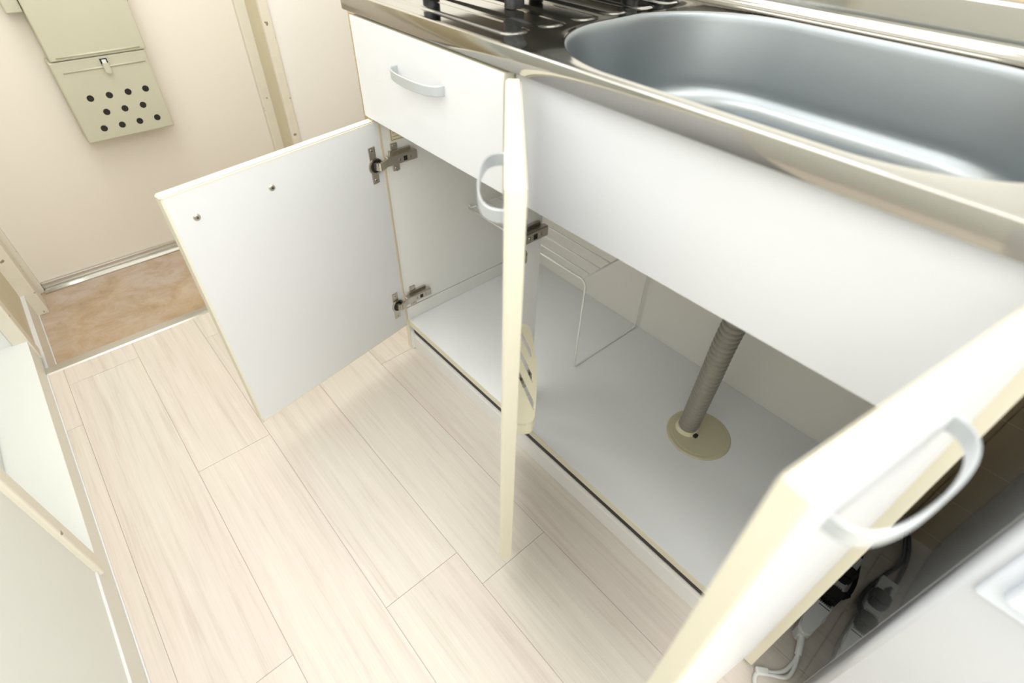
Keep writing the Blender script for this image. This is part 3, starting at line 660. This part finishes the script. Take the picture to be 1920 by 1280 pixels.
# raised handle surround with a groove
bm = bm_new()
box(bm, (-0.009, -1.15, 0.487), (0.0, -0.689, 0.598), 0.004, seg=3); box(bm, (-0.020, -1.14, 0.508), (-0.006, -0.703, 0.596), 0.005, seg=3)
obj('handle', bm, mat('pale_blue_grey_plastic', (222, 228, 236), 0.3), ld)
for x_ in (0.07, 0.42):
    for y_ in (-1.15, -0.71):
        bm = bm_new(); disc(bm, (x_, y_, 0.0), (0, 0, 1), 0.015, 0.014, 16); obj('foot', bm, BLACKP, t)

# ------------------------------------------------------------------ power strip, plugs, cords between cabinet and refrigerator
t = thing('power_strip', (0.22, -0.648, 0.0), 'white power strip lying on the floor beside the refrigerator', 'power strip')
bm = bm_new(); 
prof = [(0.118, -0.003), (0.126, -0.011), (0.150, -0.0135), (0.168, -0.0165), (0.184, -0.0155), (0.196, -0.0165), (0.1972, -0.016), (0.1972, 0.016), (0.196, 0.0165), (0.184, 0.0155), (0.168, 0.0165), (0.150, 0.0135), (0.126, 0.011), (0.118, 0.003)]
prism(bm, [(p[0], p[1] - 0.6445) for p in prof], frame((0, 0, 0), (1, 0, 0), (0, 1, 0), (0, 0, 1)), 0.004, 0.034)
bmesh.ops.bevel(bm, geom=[e for e in bm.edges if abs(e.verts[0].co.z - 0.034) < 1e-6 and abs(e.verts[1].co.z - 0.034) < 1e-6], offset=0.004, segments=3, affect='EDGES')
box(bm, (0.196, -0.660, 0.004), (0.335, -0.630, 0.026), 0.003); box(bm, (0.2305, -0.661, 0.026), (0.246, -0.631, 0.034), 0.003)
obj('body', bm, PLUGW, t)
bm = bm_new(); box(bm, (0.1865, -0.6585, 0.0341), (0.1885, -0.6395, 0.0344)); 
for k in range(7): box(bm, (0.1925, -0.657 + k * 0.0032, 0.0341), (0.1955, -0.6552 + k * 0.0032, 0.0344))
obj('printed_rating', bm, GREYP, t)
bm = bm_new(); box(bm, (0.232, -0.657, 0.0341), (0.234, -0.637, 0.0344))
for k in range(7): box(bm, (0.239, -0.656 + k * 0.0032, 0.0341), (0.242, -0.6542 + k * 0.0032, 0.0344))
obj('printed_rating', bm, GREYP, t)
bm = bm_new(); tube(bm, smooth_path([(0.124, -0.6465, 0.019), (0.108, -0.653, 0.016), (0.094, -0.658, 0.012)], 4), 0.006, 12, rad=None); obj('strain_relief', bm, PLUGW, t)
bm = bm_new(); tube(bm, smooth_path([(0.100, -0.656, 0.014), (0.085, -0.659, 0.008), (0.060, -0.656, 0.005), (0.043, -0.645, 0.004), (0.034, -0.634, 0.004), (0.024, -0.627, 0.004), (0.0, -0.640, 0.004), (-0.03, -0.72, 0.004), (-0.02, -0.9, 0.004)], 8), 0.0034, 10); obj('cord', bm, PLUGW, t)
bm = bm_new(); tube(bm, smooth_path([(0.100, -0.657, 0.010), (0.075, -0.664, 0.008), (0.052, -0.6625, 0.005), (0.036, -0.6435, 0.004), (0.030, -0.6375, 0.004)], 8), 0.0032, 10)
o = obj('extension_cord', bm, PLUGW, None, label='white looped cord running to the tie near the cabinet corner', cat='cord')
bm = bm_new(); F_ = frame((0.0285, -0.6315, 0.002), (0.75, 0.66, 0), (-0.66, 0.75, 0), (0, 0, 1)); box(bm, (-0.006, -0.010, 0), (0.006, 0.010, 0.009), 0.002, F=F_)
obj('cord_clip', bm, PLUGW, None, label='small white clip holding the cords near the cabinet corner', cat='clip')
# black plugs
def plug(x_, name_label, path, k=0):
    tt = thing('power_plug', (x_, -0.646, 0.034), name_label, 'plug')
    bm = bm_new(); prism(bm, [(x_ - 0.012, -0.660), (x_ + 0.012, -0.664), (x_ + 0.016, -0.650), (x_ + 0.013, -0.634), (x_ - 0.010, -0.632), (x_ - 0.015, -0.645)], frame((0, 0, 0), (1, 0, 0), (0, 1, 0), (0, 0, 1)), 0.0262, 0.052)
    bmesh.ops.bevel(bm, geom=bm.edges[:], offset=0.003, segments=2, affect='EDGES'); obj('plug_body', bm, BLACKP, tt)
    bm = bm_new(); pth = smooth_path(path[:3], 6)
    tube(bm, pth, 0.006, 12, rad=[0.0075 - 0.003 * i / len(pth) + 0.0006 * math.sin(i * 2.2) for i in range(len(pth))]); obj('strain_relief', bm, BLACKP, tt)
    bm = bm_new(); tube(bm, smooth_path(path, 10), 0.0036, 12); obj('cord', bm, BLACKP, tt)
plug(0.213, 'black plug with ribbed neck in the white power strip, nearest the floor clip', [(0.213, -0.650, 0.042), (0.225, -0.660, 0.040), (0.240, -0.667, 0.034), (0.285, -0.667, 0.02), (0.345, -0.655, 0.012), (0.385, -0.648, 0.03), (0.430, -0.675, 0.07), (0.452, -0.705, 0.15), (0.462, -0.712, 0.30)])
plug(0.270, 'black plug in the power strip farther towards the tiled wall', [(0.270, -0.645, 0.042), (0.286, -0.644, 0.040), (0.304, -0.643, 0.032), (0.35, -0.635, 0.012), (0.41, -0.645, 0.03), (0.446, -0.690, 0.09), (0.466, -0.716, 0.16), (0.468, -0.725, 0.34)])
